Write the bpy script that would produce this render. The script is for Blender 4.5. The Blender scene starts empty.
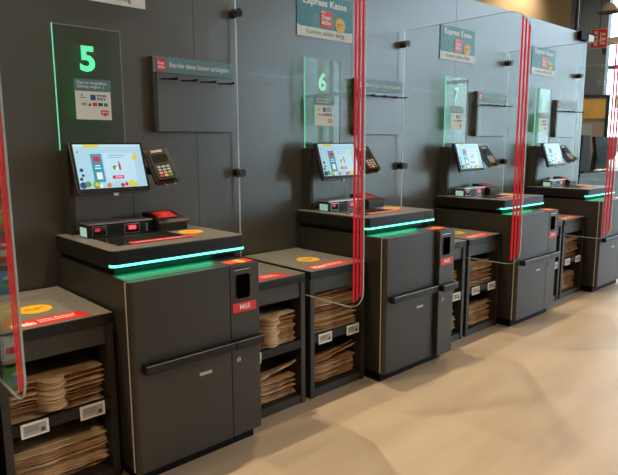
import bpy, bmesh, math, random
from mathutils import Matrix, Vector
random.seed(7)
sc = bpy.context.scene
COL = sc.collection

# ---------------------------------------------------------------- camera
yaw, pitch, roll = .7442, -.1569, .0045
fw = Vector((math.sin(yaw)*math.cos(pitch), math.cos(yaw)*math.cos(pitch), math.sin(pitch)))
rt = Vector((math.cos(yaw), -math.sin(yaw), 0))
up = rt.cross(fw)
cr, sr = math.cos(roll), math.sin(roll)
X = rt*cr - up*sr; Y = rt*sr + up*cr; Z = -fw
cam = bpy.data.objects.new('camera', bpy.data.cameras.new('camera'))
cam.data.sensor_width = 36; cam.data.lens = 581.46/618*36
cam.data.clip_start = .05; cam.data.clip_end = 200
cam.matrix_world = Matrix(((X.x, Y.x, Z.x, -1.0038), (X.y, Y.y, Z.y, -2.9586), (X.z, Y.z, Z.z, 1.4363), (0, 0, 0, 1)))
COL.objects.link(cam); sc.camera = cam

# ---------------------------------------------------------------- world, lights, exposure
sc.view_settings.view_transform = 'Standard'; sc.view_settings.look = 'None'
sc.view_settings.gamma = 1; sc.view_settings.use_curve_mapping = False
sc.view_settings.exposure = 0.0
sc.cycles.transparent_max_bounces = 48
w = bpy.data.worlds.new('world'); sc.world = w; w.use_nodes = True
w.node_tree.nodes['Background'].inputs[0].default_value = (.66, .83, 1, 1)
w.node_tree.nodes['Background'].inputs[1].default_value = 7.0

def lamp(name, kind, loc, target, energy, color, **kw):
    d = bpy.data.lights.new(name, kind); d.energy = energy; d.color = color
    for k, v in kw.items(): setattr(d, k, v)
    o = bpy.data.objects.new(name, d); COL.objects.link(o); o.location = loc
    o.rotation_euler = (Vector(target)-Vector(loc)).to_track_quat('-Z', 'Y').to_euler()
    return o
WARM = (1, .80, .56)
for i, x in enumerate((-2.6, -.6, 1.6, 3.7, 5.8, 7.9)):
    lamp('ceiling_spot', 'SPOT', (x, -.18, 4.3), (x+.4, -1.5, 0), 320, WARM, spot_size=1.75, spot_blend=.9, shadow_soft_size=.02)
for x in (-3, 1.0, 5.0, 9.0):
    lamp('floor_fill_spot', 'SPOT', (x, -4.2, 4.3), (x, -3.6, 0), 220, WARM, spot_size=2.1, spot_blend=.9, shadow_soft_size=.12)  # unseen second row, added for general light on the floor
for x, y, tx, ty, e in ((9.5, 3.0, 10, 6, 500), (12, 4, 13, 5.9, 300), (9.6, .4, 10.2, 1.6, 900)):
    lamp('rear_fill_spot', 'SPOT', (x, y, 5.6), (tx, ty, 2.6), e, WARM, spot_size=1.7, spot_blend=.9, shadow_soft_size=.15)  # unseen lamps added to brighten the rear wall and notice board

# ---------------------------------------------------------------- materials
def mat(name, col, rough=.5, metal=0, emit=None, es=1, spec=.5, noise=None, bump=None, coat=0, aniso=None):
    m = bpy.data.materials.new(name); m.use_nodes = True
    nt = m.node_tree; b = nt.nodes['Principled BSDF']
    b.inputs['Base Color'].default_value = (*col, 1); b.inputs['Roughness'].default_value = rough
    b.inputs['Metallic'].default_value = metal; b.inputs['Specular IOR Level'].default_value = spec
    if coat: b.inputs['Coat Weight'].default_value = coat; b.inputs['Coat Roughness'].default_value = .08
    if emit: b.inputs['Emission Color'].default_value = (*emit, 1); b.inputs['Emission Strength'].default_value = es
    if noise or bump:
        tc = nt.nodes.new('ShaderNodeTexCoord'); n = nt.nodes.new('ShaderNodeTexNoise')
        mp = nt.nodes.new('ShaderNodeMapping')
        nt.links.new(tc.outputs['Object'], mp.inputs[0]); nt.links.new(mp.outputs[0], n.inputs['Vector'])
        n.inputs['Detail'].default_value = 5
    if noise:
        sc_, amt = noise[:2]
        if len(noise) > 2: mp.inputs['Scale'].default_value = noise[2]
        n.inputs['Scale'].default_value = sc_
        r = nt.nodes.new('ShaderNodeValToRGB')
        r.color_ramp.elements[0].position = .3; r.color_ramp.elements[1].position = .7
        r.color_ramp.elements[0].color = (*[c*(1-amt) for c in col], 1)
        r.color_ramp.elements[1].color = (*[min(1, c*(1+amt)) for c in col], 1)
        nt.links.new(n.outputs[0], r.inputs[0]); nt.links.new(r.outputs[0], b.inputs['Base Color'])
    if bump:
        if not noise: n.inputs['Scale'].default_value = bump[0]
        bp = nt.nodes.new('ShaderNodeBump'); bp.inputs['Strength'].default_value = bump[1]; bp.inputs['Distance'].default_value = .003
        nt.links.new(n.outputs[0], bp.inputs['Height']); nt.links.new(bp.outputs[0], b.inputs['Normal'])
    return m
def glassmat(name, tint, rough=.0, ior=1.5):
    m = bpy.data.materials.new(name); m.use_nodes = True; nt = m.node_tree; nt.nodes.clear()
    o = nt.nodes.new('ShaderNodeOutputMaterial'); mx = nt.nodes.new('ShaderNodeMixShader')
    t = nt.nodes.new('ShaderNodeBsdfTransparent'); g = nt.nodes.new('ShaderNodeBsdfGlossy'); f = nt.nodes.new('ShaderNodeFresnel')
    geo = nt.nodes.new('ShaderNodeNewGeometry'); ml = nt.nodes.new('ShaderNodeMix'); ml.inputs[2].default_value = ior; ml.inputs[3].default_value = 1/ior
    nt.links.new(geo.outputs['Backfacing'], ml.inputs[0]); nt.links.new(ml.outputs[0], f.inputs[0])   # no refraction in a thin pane
    t.inputs[0].default_value = (*tint, 1); g.inputs['Roughness'].default_value = rough
    nt.links.new(f.outputs[0], mx.inputs[0]); nt.links.new(t.outputs[0], mx.inputs[1]); nt.links.new(g.outputs[0], mx.inputs[2])
    nt.links.new(mx.outputs[0], o.inputs[0]); return m

M = {}
M['wall'] = mat('glossy_grey_panel', (.112, .103, .088), .30, spec=.9, noise=(1.2, .08))
M['seam'] = mat('panel_joint', (.03, .03, .03), .6)
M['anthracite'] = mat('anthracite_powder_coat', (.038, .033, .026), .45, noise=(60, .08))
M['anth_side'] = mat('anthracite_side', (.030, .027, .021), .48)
M['black'] = mat('black_plastic', (.012, .012, .012), .42, spec=.3)
M['matteblack'] = mat('matte_black', (.008, .008, .008), .7, spec=.15)
M['counter'] = mat('counter_grey_laminate', (.16, .15, .135), .38, noise=(40, .1))
M['shelf_top'] = mat('shelf_top_laminate', (.20, .185, .16), .4, noise=(35, .1))
M['seamlight'] = mat('pale_seam_highlight', (.55, .52, .46), .4)
M['steel'] = mat('brushed_steel', (.6, .58, .55), .3, 1)
M['bronze'] = mat('dark_bronze_metal', (.05, .04, .032), .4, .6)
M['led'] = mat('green_light_strip', (.1, .8, .6), .4, emit=(.13, .92, .68), es=2.4)
M['under'] = mat('added_green_underglow', (.1, .8, .5), .4, emit=(.0, 1, .42), es=16)
M['hole'] = mat('opening_shade_black', (.001, .001, .001), 1, spec=0)
M['num'] = mat('green_lit_number', (.2, .8, .45), .5, emit=(.07, .75, .34), es=.85)
M['num6'] = mat('pale_green_lit_number', (.4, .8, .6), .5, emit=(.25, .62, .43), es=.8)
M['gedge'] = mat('lit_green_glass_edge', (.3, .8, .6), .3, emit=(.06, .8, .42), es=.6)
M['cardback'] = mat('green_lit_backing', (.05, .5, .2), .5, emit=(.01, .45, .17), es=1.0)
M['pedge'] = mat('polished_glass_edge', (.38, .46, .45), .25)
M['palerim'] = mat('bright_lit_glass_edge', (.80, .84, .82), .3)
M['glass'] = glassmat('clear_glass', (.97, .985, .975))
M['dglass'] = glassmat('display_pane_glass', (.88, .94, .90), ior=1.33)
M['red'] = mat('red_stripe_film', (.92, .03, .06), .4)
M['redsign'] = mat('red_sticker', (.80, .035, .03), .4)
M['white'] = mat('white_print', (.82, .82, .80), .5)
M['teal'] = mat('teal_print', (.06, .24, .29), .45)
M['tealb'] = mat('teal_grey_header', (.13, .25, .27), .4)
M['yellow'] = mat('yellow_sticker', (.90, .50, .02), .45)
M['cream'] = mat('cream_card', (.90, .91, .80), .5)
M['blue'] = mat('blue_print', (.03, .10, .35), .5)
M['dgrey'] = mat('dark_print', (.06, .06, .07), .5)
M['lgrey'] = mat('light_grey_plastic', (.42, .42, .40), .5)
M['tagface'] = mat('price_tag_display', (.42, .40, .37), .5)
M['kraft'] = mat('kraft_paper', (.50, .29, .14), .75, noise=(14, .22), bump=(30, .3))
M['kraft2'] = mat('light_kraft_paper', (.66, .45, .26), .75, noise=(14, .2))
M['kraft3'] = mat('dark_kraft_paper', (.33, .18, .09), .8, noise=(14, .25))
M['kraft_y'] = mat('yellowish_paper', (.68, .56, .30), .75, noise=(14, .12))
M['sglass'] = mat('scanner_glass_plate', (.02, .02, .02), .06, spec=.8)
M['laser'] = mat('red_scanner_light', (.3, .01, .01), .4, emit=(1, .035, .06), es=3)
M['laser2'] = mat('dim_red_scanner_light', (.3, .01, .01), .4, emit=(1, .05, .08), es=.5)
M['greenish'] = mat('pale_green_light', (.5, .8, .7), .3, emit=(.4, .75, .65), es=.4)
M['scr'] = mat('screen_light_blue', (.1, .1, .1), .25, emit=(.40, .70, .86), es=.85)
M['scr_w'] = mat('screen_pale_panel', (.1, .1, .1), .25, emit=(.50, .76, .90), es=.9)
M['scr_teal'] = mat('screen_teal', (.02, .05, .06), .25, emit=(.03, .30, .42), es=.9)
M['scr_red'] = mat('screen_red', (.05, .01, .01), .25, emit=(.72, .03, .08), es=.8)
M['scr_y'] = mat('screen_yellow', (.05, .05, .01), .25, emit=(.75, .65, .03), es=.9)
M['scr_g'] = mat('screen_green', (.01, .05, .01), .25, emit=(.12, .35, .06), es=.8)
M['scr_o'] = mat('screen_orange', (.05, .02, .01), .25, emit=(.80, .25, .04), es=.8)
M['scr_b'] = mat('screen_dark_blue', (.01, .01, .05), .25, emit=(.03, .06, .18), es=.8)
M['scr_white'] = mat('screen_white', (.1, .1, .1), .25, emit=(.85, .9, .93), es=.9)

# floor: warm sealed screed with faint streaks
def floor_mat():
    m = bpy.data.materials.new('sealed_beige_screed'); m.use_nodes = True; nt = m.node_tree; b = nt.nodes['Principled BSDF']
    tc = nt.nodes.new('ShaderNodeTexCoord')
    mp = nt.nodes.new('ShaderNodeMapping'); mp.inputs['Scale'].default_value = (.5, 2.2, 1); mp.inputs['Rotation'].default_value = (0, 0, -.5)
    n = nt.nodes.new('ShaderNodeTexNoise'); n.inputs['Scale'].default_value = 2.2; n.inputs['Detail'].default_value = 8
    r = nt.nodes.new('ShaderNodeValToRGB')
    r.color_ramp.elements[0].position = .3; r.color_ramp.elements[1].position = .72
    r.color_ramp.elements[0].color = (.40, .30, .205, 1); r.color_ramp.elements[1].color = (.50, .39, .275, 1)
    nt.links.new(tc.outputs['Object'], mp.inputs[0]); nt.links.new(mp.outputs[0], n.inputs['Vector'])
    nt.links.new(n.outputs[0], r.inputs[0]); nt.links.new(r.outputs[0], b.inputs['Base Color'])
    b.inputs['Roughness'].default_value = .42; b.inputs['Specular IOR Level'].default_value = .4
    return m
M['floor'] = floor_mat()
M['ceil'] = mat('beige_ceiling', (.42, .34, .22), .8)
M['plaster'] = mat('plaster', (.30, .27, .22), .8)

# ---------------------------------------------------------------- mesh helpers
class MB:
    def __init__(s, T=None): s.bm = bmesh.new(); s.mats = []; s.T = T or Matrix()
    def _mi(s, m):
        if m not in s.mats: s.mats.append(m)
        return s.mats.index(m)
    def _fin(s, verts, m, T=None):
        mi = s._mi(m); fs = set()
        for v in verts:
            for f in v.link_faces: fs.add(f)
        for f in fs: f.material_index = mi
        bmesh.ops.transform(s.bm, matrix=s.T @ (T or Matrix()), verts=verts)
    def box(s, a, b, m='anthracite', bev=0, T=None, seg=2):
        a, b = [min(p, q) for p, q in zip(a, b)], [max(p, q) for p, q in zip(a, b)]
        r = bmesh.ops.create_cube(s.bm, size=1); vs = r['verts']
        for v in vs:
            v.co = Vector([a[i] + (v.co[i]+.5)*(b[i]-a[i]) for i in range(3)])
        if bev:
            es = list({e for v in vs for e in v.link_edges})
            mi = s._mi(m)
            for v in vs:
                for f in v.link_faces: f.material_index = mi
            r = bmesh.ops.bevel(s.bm, geom=es, offset=bev, segments=seg, affect='EDGES', profile=.5)
            vs = list({v for f in r['faces'] for v in f.verts} | {v for v in vs if v.is_valid})
        s._fin(vs, m, T); return s
    def prism(s, pts, axis, a, b, m='anthracite', T=None):
        """pts in the two other axes (in x,y,z order), extruded along axis from a to b"""
        n = len(pts)
        def P(p, t):
            c = list(p); c.insert(axis, t); return Vector(c)
        v0 = [s.bm.verts.new(P(p, a)) for p in pts]; v1 = [s.bm.verts.new(P(p, b)) for p in pts]
        s.bm.faces.new(v0); s.bm.faces.new(v1[::-1])
        for i in range(n): s.bm.faces.new((v0[i], v1[i], v1[(i+1) % n], v0[(i+1) % n]))
        s._fin(v0+v1, m, T); return s
    def cyl(s, c, r, h, axis=2, m='steel', seg=24, r2=None, T=None):
        R = {0: Matrix.Rotation(math.pi/2, 4, 'Y'), 1: Matrix.Rotation(-math.pi/2, 4, 'X'), 2: Matrix()}[axis]
        q = bmesh.ops.create_cone(s.bm, cap_ends=True, segments=seg, radius1=r, radius2=r if r2 is None else r2, depth=h)
        s._fin(q['verts'], m, (T or Matrix()) @ Matrix.Translation(c) @ R); return s
    def tube(s, pts, r, m='steel', seg=8):
        pts = [Vector(p) for p in pts]; rings = []
        for i, p in enumerate(pts):
            d = (pts[min(i+1, len(pts)-1)]-pts[max(i-1, 0)]).normalized()
            q = d.to_track_quat('Z', 'Y')
            rings.append([s.bm.verts.new(p + q @ Vector((r*math.cos(t*2*math.pi/seg), r*math.sin(t*2*math.pi/seg), 0))) for t in range(seg)])
        for a, b in zip(rings, rings[1:]):
            for t in range(seg): s.bm.faces.new((a[t], a[(t+1) % seg], b[(t+1) % seg], b[t]))
        s.bm.faces.new(rings[0][::-1]); s.bm.faces.new(rings[-1])
        s._fin([v for q in rings for v in q], m); return s
    def sphere(s, c, r, m, sc3=(1, 1, 1)):
        q = bmesh.ops.create_uvsphere(s.bm, u_segments=14, v_segments=9, radius=r)
        s._fin(q['verts'], m, Matrix.Translation(c) @ Matrix.Diagonal((*sc3, 1))); return s
    def build(s, name, parent=None, smooth=False):
        bmesh.ops.recalc_face_normals(s.bm, faces=s.bm.faces)
        me = bpy.data.meshes.new(name); s.bm.to_mesh(me); s.bm.free()
        for m in s.mats: me.materials.append(M[m])
        if smooth:
            for p in me.polygons: p.use_smooth = True
            try: me.set_sharp_from_angle(angle=.6)
            except Exception: pass
        o = bpy.data.objects.new(name, me); COL.objects.link(o)
        if parent: o.parent = parent
        return o
def tag(o, label, cat, group=None):
    o['label'] = label; o['category'] = cat
    if group: o['group'] = group
    return o
def struct(o): o['kind'] = 'structure'; return o
def empty(name, loc=(0, 0, 0)):
    o = bpy.data.objects.new(name, None); o.empty_display_size = .1; COL.objects.link(o); o.location = loc; return o
def kids(o): return [c for c in bpy.data.objects if c.parent == o]
def copy_tree(o, parent=None):
    c = o.copy(); COL.objects.link(c); c.parent = parent
    for ch in kids(o): copy_tree(ch, c)
    return c
def rrect(x0, x1, y0, y1, r, n=6):
    """rounded rectangle; r = (r at x0y0, x1y0, x1y1, x0y1)"""
    if not isinstance(r, (tuple, list)): r = (r,)*4
    out = []
    for (cx, cy, q, a0) in ((x0, y0, r[0], 180), (x1, y0, r[1], 270), (x1, y1, r[2], 0), (x0, y1, r[3], 90)):
        if q <= 0: out.append((cx, cy)); continue
        ax = cx+q if cx == x0 else cx-q; ay = cy+q if cy == y0 else cy-q
        for i in range(n+1):
            t = math.radians(a0+90*i/n); out.append((ax+q*math.cos(t), ay+q*math.sin(t)))
    return out
FRONT = Matrix.Rotation(math.pi/2, 4, 'X')
def text(s, name, width, height, T, m, parent=None, bold=0.0):
    """lettering centred on the origin of T, in T's xy plane, fitted into width x height"""
    cu = bpy.data.curves.new(name, 'FONT'); cu.body = s; cu.align_x = 'LEFT'; cu.extrude = .004; cu.offset = bold
    cu.resolution_u = 3; cu.space_line = .95
    t = bpy.data.objects.new(name+'_curve', cu); COL.objects.link(t)
    bpy.context.view_layer.update()
    me = bpy.data.meshes.new_from_object(t.evaluated_get(bpy.context.evaluated_depsgraph_get()))
    bpy.data.objects.remove(t)
    xs = [v.co.x for v in me.vertices]; ys = [v.co.y for v in me.vertices]
    x0, x1, y0, y1 = min(xs), max(xs), min(ys), max(ys)
    sx = width/(x1-x0); sy = height/(y1-y0)
    if 'fit' not in name: pass
    me.transform(T @ Matrix.Diagonal((sx, sy, .08, 1)) @ Matrix.Translation((-(x0+x1)/2, -(y0+y1)/2, 0)))
    me.materials.clear(); me.materials.append(M[m]); me.name = name
    o = bpy.data.objects.new(name, me); COL.objects.link(o)
    if parent: o.parent = parent
    return o
def TF(x, y, z): return Matrix.Translation((x, y, z)) @ FRONT
def TU(x, y, z): return Matrix.Translation((x, y, z))

P = 1.592

# ---------------------------------------------------------------- setting
struct(MB().box((-7, -20, -.1), (12.8, 6, 0), 'floor').build('floor'))
wb = MB(); wb.box((-7, 0, 0), (6.11, .12, 2.69), 'wall')
for i in range(-3, 5):
    x = .84+1.3*i
    if x > -6: wb.box((x-.0012, -.0008, 0.0), (x+.0012, .0, 2.69), 'seam')
struct(wb.build('wall_back'))
struct(MB().box((-7.1, -20, 0), (-7, 6, 6.0), 'plaster').build('wall_left'))
struct(MB().box((-7, -20.1, 0), (12.8, -20, 6.0), 'plaster').build('wall_front'))
struct(MB().box((-7, 6, 0), (12.8, 6.1, 6.0), 'ceil').build('wall_rear_hall'))
struct(MB().box((-7, -20, 6.0), (12.8, 6, 6.1), 'ceil').build('ceiling'))

# window front at x = 12.6
M['winframe'] = mat('grey_blue_window_frame', (.10, .13, .17), .5)
M['winglass'] = glassmat('window_glass', (.95, .98, .98))
M['leaves'] = mat('outdoor_foliage', (.10, .22, .06), .8, noise=(3, .5))
M['grass'] = mat('outdoor_ground', (.30, .33, .25), .9, noise=(1, .3))
M['pillar'] = mat('blue_grey_pillar', (.075, .095, .12), .5)
XW = 12.7
ys = [-15.5, -13, -11, -9, -7, -5.5, -4, -2, 0, 2.5]
for i, (a, b) in enumerate(zip(ys, ys[1:])):
    win = MB()
    for yy in (a, b-.06): win.box((XW, yy, 0), (XW+.08, yy+.06, 6.0), 'winframe')
    for zz in (0, 3.05, 5.92): win.box((XW+.005, a+.06, zz), (XW+.075, b-.06, zz+.08), 'winframe')
    wo = win.build('window_%d' % (i+1)); struct(wo)
    MB().box((XW+.03, a+.06, .08), (XW+.04, b-.06, 5.92), 'winglass').build('window_pane', wo)
struct(MB().box((XW, -20, 0), (XW+.1, -15.5, 6.0), 'plaster').build('wall_right_south'))
struct(MB().box((XW, 2.5, 0), (XW+.1, 6, 6.0), 'ceil').build('wall_right'))
struct(MB().box((11.7, 1.93, 0), (11.86, 2.7, 6.0), 'pillar').build('trim_1'))
struct(MB().box((12.8, -30, -.12), (60, 40, -.02), 'grass').build('outdoor_ground'))

# ---------------------------------------------------------------- self-checkout kiosk
SD, BD, ZT = .66, .80, 1.006
def make_kiosk():
    r = empty('self_checkout')
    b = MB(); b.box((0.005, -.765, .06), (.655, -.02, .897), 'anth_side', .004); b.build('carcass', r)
    MB().box((.02, -.755, 0), (.64, -.04, .06), 'matteblack').build('plinth', r)
    MB().box((-.003, -.774, .065), (.002, -.768, .893), 'seamlight').build('seam_highlight', r)  # highlight along the door seam, put in as a pale strip
    # main door with rounded left corner
    d = MB(); d.prism(rrect(0, .487, -.80, -.767, (.026, 0, 0, 0)), 2, .06, .895, 'anthracite'); d.build('front_door', r, True)
    t = MB().box((.491, -.80, .06), (.657, -.767, .895), 'anthracite', .003).build('bin_door', r)
    # opening: flat plate without recess, the shade inside put into its black
    o = MB(); o.prism(rrect(.518, .606, .728, .852, .018), 1, -.8025, -.7995, 'bronze')
    o.prism(rrect(.523, .601, .733, .847, .015), 1, -.8035, -.8, 'hole'); o.build('bin_opening', t, True)
    MB().box((.515, -.8025, .868), (.602, -.7995, .872), 'steel').box((.515, -.803, .872), (.602, -.80, .877), 'matteblack').build('slot', t)
    s = MB().box((.503, -.803, .668), (.636, -.8, .712), 'redsign').build('bin_sign', t)
    text('Müll', 'lettering', .058, .025, TF(.570, -.8035, .692), 'white', s, .012)
    l = MB(); l.cyl((.524, -.805, .443), .011, .01, 1, 'steel'); l.box((.5225, -.8115, .435), (.5255, -.8095, .451), 'matteblack'); l.build('lock', t, True)
    # handles
    h = MB(); h.box((.04, -.842, .502), (.487, -.80, .542), 'black', .004); h.box((.042, -.8425, .5405), (.487, -.840, .5425), 'steel'); h.build('handle', r)
    h = MB(); h.box((.491, -.842, .502), (.655, -.80, .542), 'black', .004); h.box((.491, -.8425, .5405), (.655, -.840, .5425), 'steel'); h.build('handle', t)
    bd = MB().box((.314, -.802, .416), (.378, -.80, .430), 'lgrey').build('maker_badge', r)
    # little stickers on the body top
    MB().box((.50, -.785, .897), (.56, -.71, .8985), 'redsign').box((.565, -.785, .897), (.60, -.71, .8985), 'yellow').box((.605, -.785, .897), (.64, -.71, .8985), 'redsign').build('top_sticker', r)
    # neck + counter slab
    MB().box((.02, -.63, .897), (.64, -.03, .93), 'matteblack').build('neck', r)
    c = MB(); c.prism(rrect(0, .674, -SD, -.02, (.025, .012, 0, 0)), 2, .925, 1.002, 'black')
    c.prism(rrect(0, .674, -SD, -.02, (.025, .012, 0, 0)), 2, 1.002, ZT, 'counter')
    c.build('counter_slab', r, True)
    MB().box((.02, -SD+.012, .9235), (.50, -SD+.028, .925), 'under').build('added_underglow', r)  # added hidden emitter that turns the body top below green
    led = MB(); outer = rrect(-.002, .676, -SD-.003, -SD+.03, (.027, .01, 0, 0)); led.prism(outer, 2, .934, .944, 'led'); led.build('light_strip', r, True)
    # scanner plate and housing
    MB().box((.078, -.555, ZT), (.45, -.266, ZT+.0015), 'sglass').box((.17, -.50, ZT+.0015), (.38, -.33, ZT+.002), 'matteblack').build('scanner_plate', r)
    hsg = MB()
    prof = rrect(.062, .40, 1.0065, 1.073, (.006, .006, .026, .020), 8)
    hsg.prism(prof, 1, -.262, -.165, 'black')
    sb = hsg.build('scanner_housing', r, True)
    MB().prism(rrect(.064, .398, 1.068, 1.075, (.003, .003, .005, .005)), 1, -.264, -.17, 'steel').build('top_trim', sb)
    MB().box((.060, -.255, 1.012), (.0635, -.18, 1.055), 'greenish').build('side_light', sb)
    g = MB(); g.box((.085, -.2645, 1.014), (.155, -.262, 1.060), 'steel'); g.box((.088, -.266, 1.016), (.152, -.264, 1.057), 'sglass'); g.box((.098, -.267, 1.036), (.122, -.2655, 1.052), 'laser2'); g.build('scan_window', sb)
    g = MB(); g.box((.245, -.2645, 1.014), (.325, -.262, 1.060), 'steel'); g.box((.248, -.266, 1.016), (.322, -.264, 1.057), 'sglass'); g.box((.268, -.2675, 1.032), (.305, -.2655, 1.050), 'laser'); g.build('scan_window', sb)
    g = MB(); 
    for zz in (1.022, 1.036, 1.050): g.cyl((.365, -.263, zz), .005, .003, 1, 'lgrey', 12)
    g.build('speaker_hole', sb)
    # receipt printer
    pr = MB(); pr.prism([(-.30, 1.0065), (-.30, 1.045), (-.285, 1.062), (-.15, 1.094), (-.12, 1.094), (-.12, 1.0065)], 0, .415, .575, 'black')
    pb = pr.build('receipt_printer', r)
    MB().prism([(-.255, 1.071), (-.255, 1.0735), (-.17, 1.094), (-.17, 1.0905)], 0, .435, .545, 'redsign').build('printer_label', pb)
    MB().prism([(-.305, 1.046), (-.305, 1.052), (-.283, 1.065), (-.283, 1.060)], 0, .412, .590, 'bronze').build('paper_lip', pb)
    # slab stickers
    s = MB().prism([(.15, -.545), (.50, -.545), (.485, -.495), (.15, -.495)], 2, ZT+.0015, ZT+.0022, 'redsign').build('counter_banner', r)
    text('Scanner nach Gebrauch', 'lettering', .25, .018, TU(.30, -.52, ZT+.0024), 'white', s)
    s = MB().cyl((.535, -.40, ZT+.0006), .062, .0012, 2, 'yellow', 40).build('round_sticker', r)
    text('Hier\nablegen', 'lettering', .06, .03, TU(.535, -.40, ZT+.0013), 'dgrey', s)
    # column
    cl = MB(); cl.box((.05, -.10, ZT), (.385, -.012, 1.42), 'anthracite', .004); clo = cl.build('column', r)
    MB().box((.075, -.103, ZT+.02), (.375, -.10, 1.40), 'wall').build('glossy_front', clo)
    # monitor
    tl = math.atan2(.079, .2385)
    T = Matrix.Translation((.2245, -.1985, 1.334)) @ Matrix.Rotation(-tl, 4, 'X')   # local: x right, z up, y to back
    m = MB(T); m.prism(rrect(-.182, .182, -.126, .126, .008), 1, -.004, .024, 'black'); mo = m.build('monitor', r, True)
    m = MB(T); m.prism(rrect(-.1835, .1835, -.1275, .1275, .009), 1, .0, .006, 'steel'); m.build('bezel_trim', mo, True)
    m = MB(T)
    S0, S1, H0, H1 = -.170, .170, -.102, .116
    def q(u0, u1, v0, v1, mm, lv=1): m.box((S0+(S1-S0)*u0, -.004-.0006*lv, H0+(H1-H0)*v0), (S0+(S1-S0)*u1, -.004, H0+(H1-H0)*v1), mm)
    def disc(u, v, rr, mm, lv=2): m.cyl((S0+(S1-S0)*u, -.004-.0003*lv, H0+(H1-H0)*v), rr, .0006*lv, 1, mm, 20)
    q(0, 1, 0, 1, 'scr', 1); q(0, 1, .94, 1, 'scr_w', 2); q(.14, .36, .93, .995, 'scr_y', 3); q(.40, .86, .14, .80, 'scr_w', 2)
    q(.22, .38, .14, .78, 'scr_teal', 3); q(.25, .35, .60, .72, 'scr_red', 4); q(.265, .345, .20, .36, 'scr_white', 4)
    q(.265, .335, .50, .525, 'scr_white', 4); q(.255, .345, .44, .465, 'scr_white', 4)
    q(.48, .74, .74, .752, 'scr_teal', 3); q(.48, .70, .69, .698, 'scr_teal', 3)
    q(.61, .64, .40, .55, 'scr_red', 3); q(.618, .632, .55, .60, 'scr_b', 3); disc(.55, .46, .011, 'scr_g', 3); disc(.58, .44, .008, 'scr_white', 4)
    q(.49, .66, .20, .275, 'scr_red', 3); q(.53, .64, .23, .245, 'scr_white', 4)
    disc(.88, .70, .014, 'scr_y', 3); disc(.05, .83, .004, 'scr_red', 3)
    for u, v, rr, mm in ((.06, .42, .009, 'scr_b'), (.07, .30, .007, 'scr_b'), (.04, .22, .008, 'scr_b'), (.05, .08, .016, 'scr_b'), (.12, .10, .015, 'scr_g'), (.24, .08, .017, 'scr_g'),
                         (.24, .085, .010, 'scr_y'), (.30, .06, .010, 'scr_white'), (.42, .06, .011, 'scr_o'), (.62, .05, .010, 'scr_red'), (.68, .07, .009, 'scr_red'), (.76, .085, .016, 'scr_y'), (.82, .05, .010, 'scr_y')):
        disc(u, max(v, rr/(H1-H0)), rr, mm, 3 if mm != 'scr_y' or rr > .0101 else 4)
    m.build('screen', mo)
    m = MB(T); m.box((-.012, -.003, -.142), (.012, .012, -.1275), 'lgrey', .003); m.build('camera_clip', mo)
    MB().box((.19, -.175, 1.29), (.26, -.1, 1.37), 'black').build('monitor_mount', r)
    # payment terminal
    T = Matrix.Translation((.487, -.22, 1.340)) @ Matrix.Rotation(-.28, 4, 'Z') @ Matrix.Rotation(-.66, 4, 'X') @ Matrix.Rotation(-.16, 4, 'Y') @ Matrix.Diagonal((1.12, 1, 1, 1))
    m = MB(T); m.prism(rrect(-.044, .044, -.095, .10, (.016, .016, .010, .010)), 1, -.012, .018, 'black'); tm = m.build('payment_terminal', r, True)
    m = MB(T); m.prism(rrect(-.056, .056, -.104, .108, (.018, .018, .012, .012)), 1, .000, .024, 'bronze'); m.build('terminal_cradle', tm, True)
    m = MB(T); m.prism(rrect(-.034, .034, .012, .060, .003), 1, -.0135, -.012, 'sglass'); m.build('terminal_display', tm)
    m = MB(T)
    for i in range(3):
        for j in range(4):
            c = 'lgrey' if j else ('redsign', 'yellow', 'scr_g')[i]
            m.box((-.030+i*.021, -.016, -.080+j*.018), (-.014+i*.021, -.012, -.068+j*.018), c, .001, seg=1)
    m.build('keypad', tm)
    m = MB(T); m.box((-.03, -.0135, .074), (.022, -.012, .088), 'tagface'); m.build('terminal_badge', tm)
    m = MB(T); m.tube([(-.018, .01, -.098), (-.018, -.004, -.125), (-.006, -.006, -.128)], .0016, 'steel'); m.tube([(.030, .01, -.098), (.030, -.004, -.125), (.018, -.006, -.128)], .0016, 'steel'); m.build('wire_hook', tm)
    m = MB(); m.box((.382, -.125, 1.29), (.43, -.06, 1.335), 'black', .004); m.box((.425, -.20, 1.29), (.475, -.10, 1.33), 'black', .004); m.build('terminal_arm', r)
    return r

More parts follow.
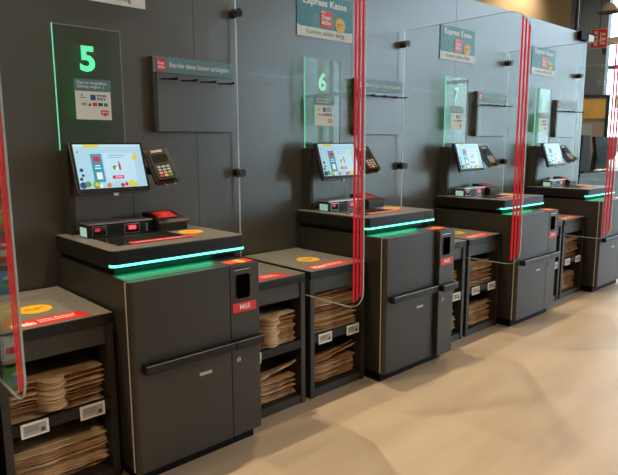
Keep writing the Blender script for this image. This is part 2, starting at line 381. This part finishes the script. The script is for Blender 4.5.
def add_pane(r, digit, k, num='num'):
    y0 = -.069; y1 = -.061
    g = MB(); g.box((.036, y0, 1.42), (.366, y1, 2.005), 'dglass'); po = g.build('number_pane', r)
    e = MB(); e.box((.033, y0-.0005, 1.42), (.036, y1+.0005, 2.008), 'gedge'); e.box((.036, y0-.0005, 2.005), (.366, y1+.0005, 2.0075), 'pedge'); e.box((.366, y0-.0005, 1.42), (.3685, y1+.0005, 2.0075), 'pedge'); e.build('pane_edge', po)
    text(digit, 'number', .075 if digit != '7' else .07, .122, TF(.193, y0-.001, 1.858), num, po, .035)
    c = MB().box((.122, y0-.002, 1.568), (.300, y0-.0005, 1.760), 'cream').build('notice_card', po)
    MB().box((.126, y1+.0005, 1.573), (.292, y1+.002, 1.756), 'cardback').build('lit_backing', po)
    MB().box((.119, y0-.003, 1.705), (.303, y0-.001, 1.762), 'tealb').build('card_header', po)
    text('Hier nur bargeldlose\nZahlung möglich. :)', 'card_lettering', .15, .036, TF(.206, y0-.0034, 1.734), 'white', po, .015)
    for a, b, c, d, mm in ((.196, .222, 1.662, 1.688, 'blue'), (.228, .278, 1.682, 1.688, 'blue'), (.145, .172, 1.672, 1.675, 'dgrey'), (.151, .158, 1.682, 1.688, 'dgrey'),
                           (.150, .176, 1.636, 1.648, 'lgrey'), (.206, .228, 1.634, 1.650, 'redsign'), (.234, .256, 1.634, 1.650, 'dgrey'), (.262, .282, 1.634, 1.650, 'teal')):
        MB().box((a, y0-.003, c), (b, y0-.001, d), mm).build('payment_icon', po)
    MB().prism([(.182, 1.634), (.200, 1.634), (.191, 1.650)], 1, y0-.003, y0-.001, 'blue').build('payment_icon', po)
    text('PAY', 'card_lettering', .046, .016, TF(.253, y0-.003, 1.669), 'blue', po, .03)
    m = MB(); m.prism(rrect(.245, .285, 1.592, 1.615, .005), 1, y0-.003, y0-.001, 'redsign'); m.prism([(.258, 1.592), (.272, 1.592), (.265, 1.584)], 1, y0-.003, y0-.001, 'redsign'); m.build('speech_bubble', po)
    text('REWE', 'card_lettering', .03, .010, TF(.265, y0-.0035, 1.604), 'white', po, .03)

NUMS = '5678'
kiosk_labels = ['dark grey self-checkout under the glowing green number 5, nearest in the row',
                'dark grey self-checkout below the number 6, its bin door pulled slightly forward',
                'dark grey self-checkout below the number 7 behind striped glass, third in the row',
                'farthest self-checkout in the row, below the fourth number pane near the windows']
proto = make_kiosk()
kiosks = [proto]+[copy_tree(proto) for _ in range(3)]
for i, k in enumerate(kiosks):
    k.location = (i*P, 0, 0)
    add_pane(k, NUMS[i], i, 'num' if i == 0 else 'num6')
    tag(k, kiosk_labels[i], 'self-checkout', 'self-checkouts in a row along the grey wall')
for ch in kids(kiosks[1]):          # the bin door of the second one stands a little proud
    if ch.name.startswith('bin_door'): ch.location = (.012, -.03, 0)

# ---------------------------------------------------------------- bag shelves
ZS = .748
def make_shelf(wd, circ=True, tags=((.06, .105), (.29, .105))):
    """local x from 0 to wd, standing against the wall"""
    r = empty('bag_shelf')
    c = MB()
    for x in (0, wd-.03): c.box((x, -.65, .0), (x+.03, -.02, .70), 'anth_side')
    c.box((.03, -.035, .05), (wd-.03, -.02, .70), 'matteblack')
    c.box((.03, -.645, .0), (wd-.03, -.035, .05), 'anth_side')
    c.box((.03, -.64, .615), (wd-.03, -.62, .70), 'anthracite')
    c.build('carcass', r)
    t = MB(); t.box((0, -.655, .70), (wd, -.02, ZS-.003), 'black', .002); t.box((.001, -.654, ZS-.003), (wd-.001, -.021, ZS), 'shelf_top'); t.build('top', r)
    s = MB(); s.box((.03, -.62, .325), (wd-.03, -.035, .34), 'anth_side'); s.build('shelf_board', r)
    rl = MB().box((.03, -.648, .325), (wd-.03, -.622, .372), 'black', .003).build('ticket_rail', r)
    for x, tw in tags:
        tg = MB().box((x, -.656, .313), (x+tw, -.648, .372), 'white', .002).build('price_tag', r)
        g = MB(); g.box((x+.009, -.657, .322), (x+tw-.009, -.656, .364), 'tagface'); 
        for j in range(3): g.box((x+.014, -.6575, .354-j*.008), (x+tw-.04, -.657, .3565-j*.008), 'dgrey')
        g.box((x+tw-.031, -.6575, .326), (x+tw-.015, -.657, .342), 'dgrey'); g.build('tag_display', tg)
    # stickers
    z = ZS
    if circ:
        b = MB().prism([(.062, -.635), (.375, -.635), (.345, -.535), (.062, -.535)], 2, z, z+.0012, 'redsign').build('red_banner', r)
        text('Jeder Einkauf\nnachhaltiger!', 'lettering', .15, .05, TU(.25, -.583, z+.0014), 'white', b, .02)
        text('Mein', 'lettering', .09, .05, TU(.118, -.592, z+.0014), 'white', b, .06)
        d = MB().cyl((.225, -.385, z+.0006), .072, .0012, 2, 'yellow', 40).build('round_sticker', r)
        text('Hier deine\nTaschen', 'lettering', .08, .036, TU(.225, -.385, z+.0013), 'dgrey', d)
    else:
        b = MB().prism([(.03, -.635), (.325, -.635), (.295, -.535), (.03, -.535)], 2, z, z+.0012, 'redsign').build('red_banner', r)
        text('Papier-\ntaschen', 'lettering', .11, .05, TU(.21, -.583, z+.0014), 'white', b, .02)
        MB().prism([(.06, -.615), (.12, -.615), (.09, -.56)], 2, z+.0012, z+.0016, 'white').build('arrow_mark', b)
    return r
shA = make_shelf(.41, False, ((-.004, .10),)); shB = make_shelf(.452)
nm = ['first', 'second', 'third', 'fourth']
posA = [(-1+1)*P+.68-P, .68, .68+P, .68+2*P]
posB = [1.131-P, 1.131, 1.131+P, 1.131+2*P]
labA = ['grey bag shelf cut off by the left edge beside the striped glass',
        'narrow bag shelf touching the right side of the number 5 checkout',
        'narrow bag shelf touching the right side of the number 6 checkout, yellowish bags inside',
        'narrow bag shelf touching the right side of the third checkout, mostly hidden']
labB = ['grey bag shelf with yellow round sticker left of the number 5 checkout',
        'grey bag shelf with yellow round sticker touching left side of number 6 checkout',
        'grey bag shelf with round sticker touching left side of the third checkout',
        'bag shelf touching left side of the farthest checkout']
for i in range(4):
    a = shA if i == 0 else copy_tree(shA); b = shB if i == 0 else copy_tree(shB)
    a.location = (posA[i], 0, 0); b.location = (posB[i], 0, 0)
    
    if i >= 2:
        for ch in kids(a):
            if ch.name.startswith('price_tag'): ch.location.x += .26
    tag(a, labA[i], 'shelf', 'bag shelves between the checkouts'); tag(b, labB[i], 'shelf', 'bag shelves between the checkouts')

# ---------------------------------------------------------------- paper bags
def bag_mesh(w_, d_, th, seed, m, warp=.006, curl=0):
    rnd = random.Random(seed); b = MB(); nx, ny = 8, 6
    ph = 1.3; g0 = []; g1 = []
    for lay, g in ((0, g0), (1, g1)):
        for i in range(nx+1):
            row = []
            for j in range(ny+1):
                u, v = i/nx, j/ny
                x = w_*(u-.5); y = -d_+d_*v
                z = warp*(math.sin(5*u+ph)*.4+math.sin(3*v+ph*2)*.3) + curl*max(0, (1-v)-.5)**2*(.15+u)*.9
                if lay: z += th*(.55 if j in (0, ny) or i in (0, nx) else 1)
                if j == 0: y += rnd.uniform(-.006, .006)
                row.append(b.bm.verts.new((x, y, z)))
            g.append(row)
    for i in range(nx):
        for j in range(ny):
            b.bm.faces.new((g0[i][j], g0[i][j+1], g0[i+1][j+1], g0[i+1][j])); b.bm.faces.new((g1[i][j], g1[i+1][j], g1[i+1][j+1], g1[i][j+1]))
    for i in range(nx):
        for j in (0, ny): b.bm.faces.new((g0[i][j], g0[i+1][j], g1[i+1][j], g1[i][j]))
    for j in range(ny):
        for i in (0, nx): b.bm.faces.new((g0[i][j], g0[i][j+1], g1[i][j+1], g1[i][j]))
    b._fin(list(b.bm.verts), m)
    return b
def handle_mesh(seed, m='kraft2'):
    rnd = random.Random(seed+50); b = MB(); n = 12; rO, rI, th = .054, .026, .005
    ring = []
    for i in range(n+1):
        t = math.pi+math.pi*i/n
        row = []
        for rr in (rO, rI):
            x = rr*math.cos(t); y = rr*math.sin(t)*1.0
            z = .004-.0*abs(y)+(y*y)*-2.2
            row.append((x, y, z))
        ring.append(row)
    vs = []
    for (o_, i_) in ring:
        vs.append([b.bm.verts.new((o_[0], o_[1], o_[2])), b.bm.verts.new((i_[0], i_[1], i_[2])), b.bm.verts.new((i_[0], i_[1], i_[2]+th)), b.bm.verts.new((o_[0], o_[1], o_[2]+th))])
    for a, c in zip(vs, vs[1:]):
        for q in range(4): b.bm.faces.new((a[q], a[(q+1) % 4], c[(q+1) % 4], c[q]))
    b.bm.faces.new(vs[0]); b.bm.faces.new(vs[-1][::-1])
    b._fin(list(b.bm.verts), m)
    return b
TH = .0088
bag_protos = {}
def proto_bag(w_, kind, seed, curl=0):
    key = (w_, kind, seed, curl)
    if key not in bag_protos: bag_protos[key] = bag_mesh(w_, .40, TH*.86, seed, kind, curl=curl).build('paper_bag').data; bpy.data.objects.remove(bpy.data.objects[-1]) if False else None
    return bag_protos[key]
hm = [handle_mesh(i).build('bag_handle') for i in range(1)]
hmesh = hm[0].data; bpy.data.objects.remove(hm[0])
def pile(xc, z0, n, w_, label, group, kinds=('kraft', 'kraft', 'kraft3', 'kraft2'), handles=False, curl_top=0, hx=-.04, yf=-.60, toplabel=None):
    rnd = random.Random(int(xc*1000)+int(z0*100))
    z = z0
    for i in range(n):
        kd = rnd.choice(kinds); top = i >= n-2
        key = (w_, kd, rnd.randint(0, 2), curl_top if top else 0)
        if key not in bag_protos:
            o = bag_mesh(w_, .40, TH*.86, key[2], kd, curl=key[3]).build('paper_bag', None, True)
            bag_protos[key] = o.data
        else:
            o = bpy.data.objects.new('paper_bag', bag_protos[key]); COL.objects.link(o)
        j = .003
        o.location = (xc+rnd.uniform(-j, j), yf+.40+rnd.uniform(-.016, .022), z)
        o.rotation_euler = (0, 0, rnd.uniform(-.014, .014))
        tag(o, label if not (toplabel and i == n-1) else toplabel, 'paper bag', group)
        if handles and z > .375:
            h = bpy.data.objects.new('bag_handle', hmesh); COL.objects.link(h); h.parent = o
            h.location = (hx-(o.location.x-xc)+rnd.uniform(-.006, .006), -.398, .0005)
            h.rotation_euler = (0, 0, rnd.uniform(-.12, .12)-o.rotation_euler.z)
        z += TH
# left nearest shelf (bay 0)
ZU, ZL = .347, .057
xb = [p+.226 for p in posB]; xa = [p+.205 for p in posA]
pile(xb[0], ZU, 20, .375, 'brown paper bag in the upper pile with bunched handles left of the nearest checkout', 'upper pile, shelf left of checkout 5', handles=True, hx=-.03,
     toplabel='topmost brown bag with red print, upper pile left of the nearest checkout')
pile(xb[0], ZL, 19, .375, 'brown paper bag in the lower pile left of the nearest checkout', 'lower pile, shelf left of checkout 5', kinds=('kraft2', 'kraft', 'kraft2'))
pile(xa[1], ZU, 22, .334, 'brown paper bag in the upper pile with hanging handles right of number 5 checkout', 'upper pile, narrow shelf right of checkout 5', handles=True, hx=-.02, kinds=('kraft2', 'kraft'))
pile(xa[1], ZL, 15, .334, 'brown paper bag in the lower pile right of the number 5 checkout', 'lower pile, narrow shelf right of checkout 5', curl_top=.25)
pile(xb[1], ZU, 27, .375, 'brown paper bag in the upper pile left of the number 6 checkout', 'upper pile, shelf left of checkout 6', curl_top=.05)
pile(xb[1], ZL, 15, .375, 'brown paper bag in the lower pile left of the number 6 checkout', 'lower pile, shelf left of checkout 6',
     toplabel='pale curled bag on top of the lower pile left of number 6 checkout', curl_top=.22)
pile(xa[2], ZU, 20, .334, 'pale brown bag in the upper pile right of the number 6 checkout', 'upper pile, narrow shelf right of checkout 6', kinds=('kraft2', 'kraft_y', 'kraft2', 'kraft'))
pile(xa[2], ZL, 16, .334, 'yellowish paper bag in the lower pile right of the number 6 checkout', 'lower pile, narrow shelf right of checkout 6', kinds=('kraft_y', 'kraft_y', 'kraft2'), curl_top=.1)
pile(xb[2], ZU, 23, .375, 'brown paper bag in the upper pile left of the third checkout', 'upper pile, shelf left of checkout 7')
pile(xb[2], ZL, 15, .375, 'brown paper bag in the lower pile left of the third checkout', 'lower pile, shelf left of checkout 7', curl_top=.1)
pile(xa[3], ZU, 20, .334, 'paper bag in the upper pile, narrow shelf right of the third checkout', 'upper pile, narrow shelf right of checkout 7', kinds=('kraft_y', 'kraft2'))
pile(xa[3], ZL, 14, .334, 'paper bag in the lower pile, narrow shelf right of the third checkout', 'lower pile, narrow shelf right of checkout 7', kinds=('kraft_y', 'kraft2'))
pile(xb[3], ZU, 24, .375, 'brown paper bag in the upper pile left of the farthest checkout', 'upper pile, shelf left of the farthest checkout', kinds=('kraft', 'kraft3'))
pile(xb[3], ZL, 18, .375, 'brown paper bag in the lower pile left of the farthest checkout', 'lower pile, shelf left of the farthest checkout', kinds=('kraft', 'kraft3'))

# ---------------------------------------------------------------- glass partitions
ZG0, ZG1, YF = .615, 2.305, -1.062
def make_glass():
    r = empty('glass_partition')
    out = rrect(YF, -.03, ZG0, ZG1, (.10, 0, 0, .17), 10)
    g = MB(); g.prism(out, 0, -.003, .003, 'glass'); po = g.build('pane', r)
    inn = rrect(YF+.0025, -.0325, ZG0+.0025, ZG1-.0025, (.0975, 0, 0, .1675), 10)
    e = MB(); n = len(out)      # polished rim as a thin frame around the outline
    ra = [[e.bm.verts.new((x, p[0], p[1])) for p in q] for x in (-.0034, .0034) for q in ([(a+(a-c)*0.4, b+(b-d)*0.4) for (a, b), (c, d) in zip(out, inn)], inn)]
    o0, i0, o1, i1 = ra
    for i in range(n):
        j = (i+1) % n
        for a, b in ((o0, o1), (o1, i1), (i1, i0), (i0, o0)): e.bm.faces.new((a[i], a[j], b[j], b[i]))
    e._fin(list(e.bm.verts), 'pedge'); e.build('polished_rim', po)
    MB().box((-.0042, -.0335, ZG0+.002), (.0042, -.0295, ZG1-.002), 'palerim').build('wall_side_edge', po)  # paler strip: the lit look of this edge put into its colour
    # three red stripes near the front edge, clipped by the rounded corners
    def zlim(y):
        zb, zt = ZG0, ZG1
        if y < YF+.10: q = YF+.10-y; zb = ZG0+.10-math.sqrt(max(0, .01-q*q))
        if y < YF+.17: q = YF+.17-y; zt = ZG1-.17+math.sqrt(max(0, .0289-q*q))
        return zb+.004, zt-.004
    for y0 in (-1.055, -1.031, -1.007):
        s = MB(); pts = []
        ysr = [y0+.0135*i/4 for i in range(5)]
        lo = [(y, zlim(y)[0]+.02) for y in ysr]; hi = [(y, zlim(y)[1]) for y in ysr]
        s.prism(lo+hi[::-1], 0, -.0042, -.0031, 'red')
        s.build('red_stripe', po)
    for z in (1.273, 2.205):
        c = MB(); c.cyl((0, -.027, z), .026, .050, 1, 'bronze', 28); c.build('clamp', r, True).name = 'clamp'
        cc = kids(r)[-1]
        d = MB(); d.cyl((0, -.0535, z), .0275, .003, 1, 'steel', 28); d.cyl((0, -.059, z), .022, .008, 1, 'black', 28); d.cyl((0, -.0645, z), .0275, .003, 1, 'steel', 28); d.cyl((0, -.0675, z), .0262, .003, 1, 'black', 28); d.build('clamp_ring', cc, True)
    return r
gp = make_glass()
gl = ['clear glass partition with red stripes cut off at the left edge of the picture',
      'clear glass partition with red stripes in front of the number 6 checkout',
      'clear glass partition with red stripes in front of the third checkout',
      'clear glass partition with red stripes at the far right edge',
      'farthest glass partition, clamped beside the end of the grey wall']
for i in range(5):
    g = gp if i == 0 else copy_tree(gp)
    g.location = (1.110+(i-1)*P, 0, 0); tag(g, gl[i], 'glass partition', 'glass partitions between the checkouts')

# ---------------------------------------------------------------- scanner return boards
def make_board():
    r = empty('scanner_return_board')
    MB().box((.553, -.045, 1.514), (1.066, -.001, 1.912), 'anth_side', .002).build('back_board', r)
    MB().box((.575, -.0475, 1.516), (1.064, -.045, 1.826), 'wall').build('front_plate', r)
    MB().box((.555, -.052, 1.829), (1.066, -.045, 1.911), 'tealb').build('header', r)
    b = MB().box((.572, -.0545, 1.838), (.628, -.052, 1.902), 'redsign').build('red_logo', r)
    text('Scan\n&Go', 'lettering', .042, .038, TF(.600, -.055, 1.868), 'white', b, .03)
    text('Bitte hier deinen Scanner zurückgeben', 'lettering', .39, .034, TF(.845, -.0525, 1.868), 'white', r, .01)
    for i in range(4):
        x = .60+i*.122
        h = MB(); h.tube([(x, -.04, 1.795), (x+.02, -.12, 1.790), (x+.035, -.155, 1.793)], .0035, 'matteblack'); h.tube([(x+.06, -.04, 1.797), (x+.055, -.12, 1.790), (x+.035, -.155, 1.793)], .0035, 'matteblack')
        h.build('scanner_hook', r)
    return r
bl = ['black scanner return board with teal header above the number 5 checkout terminal',
      'scanner return board with hooks partly behind the nearest red stripes beside number 6',
      'grey scanner return board with pale header right of the number 7 pane',
      'farthest scanner return board near the end of the wall']
bp_ = make_board()
for i in range(4):
    b = bp_ if i == 0 else copy_tree(bp_)
    b.location = (i*P, 0, 0); tag(b, bl[i], 'wall board', 'scanner return boards on the wall')

# ---------------------------------------------------------------- wall signs
def make_sign():
    r = empty('checkout_sign')
    MB().box((.025, -.006, 2.150), (.547, -.001, 2.425), 'teal').build('sign_plate', r)
    pts = [(.025, 2.150), (.547, 2.150), (.547, 2.222), (.53, 2.214), (.05, 2.214), (.035, 2.218), (.025, 2.228)]
    MB().prism(pts, 1, -.0075, -.006, 'white').build('white_band', r)
    text('Express Kasse', 'lettering', .41, .062, TF(.285, -.0065, 2.375), 'white', r, .03)
    text('Scannen, zahlen, fertig', 'lettering', .36, .036, TF(.286, -.0080, 2.183), 'dgrey', r)
    b = MB().prism(rrect(.235, .345, 2.226, 2.334, .006), 1, -.0085, -.006, 'redsign').build('red_logo', r)
    text('Scan\n&Go', 'lettering', .085, .062, TF(.290, -.0090, 2.276), 'white', b, .03)
    text('REWE', 'lettering', .04, .012, TF(.262, -.0090, 2.322), 'white', b, .03)
    c = MB().cyl((.425, -.0078, 2.255), .048, .0035, 1, 'yellow', 36).build('yellow_disc', r)
    text('Bargeld-\nlos', 'lettering', .06, .03, TF(.425, -.0100, 2.255), 'dgrey', c)
    return r
sl = ['teal express checkout sign cut off at the top above number 5', 'teal express checkout sign with yellow disc above number 6',
      'pale teal express checkout sign above the number 7 pane', 'farthest express checkout sign near the end of the wall']
sp = make_sign()
for i in range(4):
    s = sp if i == 0 else copy_tree(sp)
    s.location = (i*P, 0, 0); tag(s, sl[i], 'sign', 'express checkout signs on the wall')

# ---------------------------------------------------------------- end of the wall: clamp, rod, sign, display board, far counter
cl = empty('ceiling_rod', (5.93, 0, 0))
MB().cyl((0, .06, 4.345), .022, 3.31, 2, 'bronze', 16).build('rod', cl, True)
MB().cyl((.06, .06, 4.345), .012, 3.31, 2, 'matteblack', 12).build('cable', cl, True)
tag(cl, 'thin grey rod with black cable rising from the wall end to the ceiling', 'rod')
c2 = empty('wall_top_clamp', (5.93, 0, 0))
MB().box((-.10, -.05, 2.60), (.10, .20, 2.69), 'matteblack', .004).build('clamp_block', c2)
MB().box((.10, -.045, 2.60), (.25, .10, 2.68), 'white', .004).build('white_connector', c2)
MB().box((.10, -.06, 2.68), (.30, .02, 2.69), 'matteblack').build('flat_arm', c2)
tag(c2, 'black clamp with white connector on the top corner of the wall end', 'clamp')
fs = MB().box((0, -.004, 0), (.30, .004, .26), 'white')
fs.box((.008, -.006, .008), (.292, .006, .252), 'redsign')
fs.box((.06, -.008, .03), (.12, -.006, .23), 'white'); fs.box((.075, -.009, .10), (.105, -.007, .14), 'redsign')
fs.box((.165, -.008, .05), (.185, -.006, .21), 'white'); fs.box((.20, -.008, .05), (.26, -.006, .08), 'white'); fs.box((.20, -.008, .11), (.26, -.006, .14), 'white'); fs.box((.20, -.008, .17), (.26, -.006, .20), 'white')
fs.box((.145, -.004, .26), (.155, .004, 3.3), 'matteblack')
fo = fs.build('fire_safety_sign')
tag(fo, 'red and white fire safety sign hanging beside the top of the wall end', 'sign')
fo.scale = (.72, 1, 1); fo.location = (7.66, .6, 2.765); fo.rotation_euler = (0, 0, -1.0)

# display board with orange head and posters
M['orange'] = mat('orange_header', (.75, .38, .03), .6, noise=(3, .15))
M['cork'] = mat('pink_beige_board', (.40, .26, .19), .8, noise=(6, .2))
M['posterg'] = mat('green_poster', (.16, .34, .15), .7, noise=(5, .5))
db = empty('notice_board', (9.47, 1.40, 0)); db.scale = (.93, .93, .93); db.rotation_euler = (0, 0, -.75)
MB().box((-.75, 0, .35), (.45, .04, 2.42), 'cork').build('board_panel', db)
MB().box((-.75, -.012, 2.02), (.42, 0, 2.38), 'orange').build('orange_head', db)
MB().box((-.77, -.02, 2.40), (.49, .05, 2.45), 'matteblack').box((.43, -.02, 0), (.49, .05, 2.40), 'matteblack').box((-.80, -.02, 0), (-.75, .05, 2.45), 'matteblack').build('board_frame', db)
text('Hallo  Infos', 'lettering', .45, .06, TF(-.20, -.0135, 2.12), 'dgrey', db)
for (a, b, c, d, mm, nme) in ((-.12, .20, 1.50, 1.92, 'lgrey', 'poster'), (-.14, .18, 1.38, 1.47, 'white', 'paper_strip'), (-.5, -.22, 1.50, 1.90, 'white', 'poster'), (-.12, .22, .98, 1.28, 'posterg', 'poster'), (-.5, -.2, .9, 1.3, 'white', 'poster'), (-.10, .25, .50, .92, 'posterg', 'poster'), (.03, .12, .96, 1.10, 'redsign', 'red_sticker')):
    MB().box((a, -.008 if mm != 'redsign' else -.012, c), (b, 0, d), mm).build(nme, db)
tag(db, 'notice board with orange head and pinned posters near the windows', 'notice board')

# far counter with till displays
fc = empty('service_counter', (7.22, .30, 0)); fc.scale = (1, .9, 1.09)
MB().box((-.35, 0, 0), (2.6, .7, .92), 'anth_side', .004).build('counter_body', fc)
MB().box((-.37, -.02, .92), (2.62, .72, .96), 'black', .003).build('counter_top', fc)
tag(fc, 'black service counter behind the farthest checkout past the wall end', 'counter')
t1 = MB(); t1.prism([(-.17, 1.06), (.17, 1.06), (.12, 1.56), (-.12, 1.56)], 1, 0, .05, 'matteblack')
t1.prism([(-.18, 1.0475), (.18, 1.0475), (.18, 1.06), (-.18, 1.06)], 1, -.06, .15, 'black')
o = t1.build('till_display'); o.location = (7.47, .48, 0); o.rotation_euler = (0, 0, 0); tag(o, 'slim dark tapering display standing on the far black counter', 'display')
t2 = empty('till_monitor', (8.42, .55, 1.0475)); t2.scale = (1.35, 1, 1.08)
MB().prism([(-.36, .46), (.36, .46), (.36, .28), (.20, .14), (-.25, .14), (-.30, .28)], 1, 0, .05, 'matteblack').build('screen_back', t2)
MB().prism([(-.22, 0), (.20, 0), (.16, .25), (-.18, .25)], 1, .05, .12, 'matteblack').build('stand', t2)
tag(t2, 'wide black till monitor on the far counter behind the right-hand stripes', 'monitor')
for j, (x, y, a, m_) in enumerate(((7.72, .38, .2, 'white'), (7.86, .42, -.5, 'lgrey'), (7.60, .36, .9, 'white'), (7.97, .38, .1, 'cream'))):
    lb = ['white crumpled slip nearest the slim dark display on far counter', 'grey crumpled slip in the middle of the far counter', 'white slip lying in front of the slim dark display', 'cream slip beside the wide till monitor on far counter'][j]
    pp = MB(); pp.sphere((0, 0, 0), .05, m_, (1.3, .8, .35)); o = pp.build('paper_slip')
    for v in o.data.vertices: v.co *= 1+random.uniform(-.25, .25)
    o.location = (x, y, 1.066); o.rotation_euler = (0, 0, a); tag(o, lb, 'paper', 'paper slips on the far counter')

# hanging lamp shade and cross beam in front of the windows
M['shade'] = mat('brown_lamp_shade', (.03, .025, .018), .8, spec=.1)
hl = empty('pendant_lamp', (10.3, 1.40, 0))
s = MB(); s.cyl((0, 0, 3.83), .19, .15, 2, 'shade', 36, r2=.07); s.build('lamp_shade', hl, True)
MB().cyl((0, 0, 4.86), .01, 2.28, 2, 'matteblack', 8).build('cord', hl)
tag(hl, 'wide dark pendant lamp shade hanging in front of the pillar', 'lamp')
M['beam'] = mat('brown_beam', (.20, .165, .12), .7)
bm_ = MB().box((10.4, .9, 3.20), (10.52, 1.0, 3.2), 'beam')
bm_ = MB().box((0, -6, -.06), (.12, 1.9, .07), 'beam').build('trim_2'); bm_.location = (11.55, 0, 3.46); struct(bm_)

# trees outside the windows
def tree(x, y, h, label):
    r = empty('tree', (x, y, -.02)); rnd = random.Random(int(x*7+y*13))
    MB().cyl((0, 0, h*.25), .12, h*.5, 2, 'bronze', 10).build('trunk', r, True)
    c = MB()
    for i in range(26):
        a = rnd.uniform(0, 6.28); rr = rnd.uniform(0, h*.26)
        c.sphere((rr*math.cos(a), rr*math.sin(a), h*rnd.uniform(.35, .95)), h*rnd.uniform(.07, .13), 'leaves')
    o = c.build('crown', r)
    for v in o.data.vertices: v.co += Vector([rnd.uniform(-.09, .09) for _ in range(3)])
    tag(r, label, 'tree', 'trees outside the windows')
tree(22, 4.0, 4.2, 'pale green tree outside the window right of the notice board')
tree(23.5, 1.2, 3.6, 'small green tree outside behind the right-hand red stripes')

# ---------------------------------------------------------------- snack rack by the left edge (seen mirrored in the glass)
sr_ = empty('snack_rack', (-.73, -.72, 0))
f = MB()
for x in (-.225, .225): f.box((x-.006, .030, 0), (x+.006, .042, 1.75), 'matteblack'); f.box((x-.006, -.05, 0), (x+.006, .04, .012), 'matteblack')
for i in range(12):
    z = .30+i*.12
    f.box((-.225, -.022, z-.003), (.225, .03, z), 'matteblack')
    f.box((-.225, -.024, z), (.225, -.022, z+.012), 'steel')
f.build('wire_frame', sr_)
tag(sr_, 'slim black snack rack mirrored in the left glass partition', 'rack')
pc = {'packet_red': (.85, .04, .05), 'packet_blue': (.06, .35, .8), 'packet_yellow': (.9, .65, .04), 'packet_white': (.9, .88, .85), 'packet_green': (.12, .45, .1), 'packet_orange': (.85, .26, .03)}
for k_, v_ in pc.items(): M[k_] = mat(k_, v_, .35)
names = list(pc)
tiers = ['lowest', 'second lowest', 'third lowest', 'fourth lowest', 'fifth lowest', 'sixth lowest', 'sixth highest', 'fifth highest', 'fourth highest', 'third highest', 'second highest', 'highest']
for lv in range(12):
    for i in range(3):
        mm = names[(lv*5+i*2+(lv*i) % 3) % 6]; m2 = names[(names.index(mm)+3) % 6]
        b = MB(); b.prism([(-.031, 0), (.031, 0), (.034, .01), (.032, .088), (.034, .098), (-.034, .098), (-.032, .088), (-.034, .01)], 1, -.010, .010, mm)
        b.box((-.022, -.0115, .030), (.022, -.0095, .055), m2); b.box((-.026, -.0115, .066), (.010, -.0095, .078), 'packet_white')
        o = b.build('snack_packet'); o.location = (-.544-i*.075, -.72, .301+lv*.12)
        tag(o, '%s snack packet %s on the %s tier of the snack rack' % (mm.split('_')[1], ['next to the glass', 'second from the glass', 'third from the glass'][i], tiers[lv]), 'snack', 'snack packets in the rack')
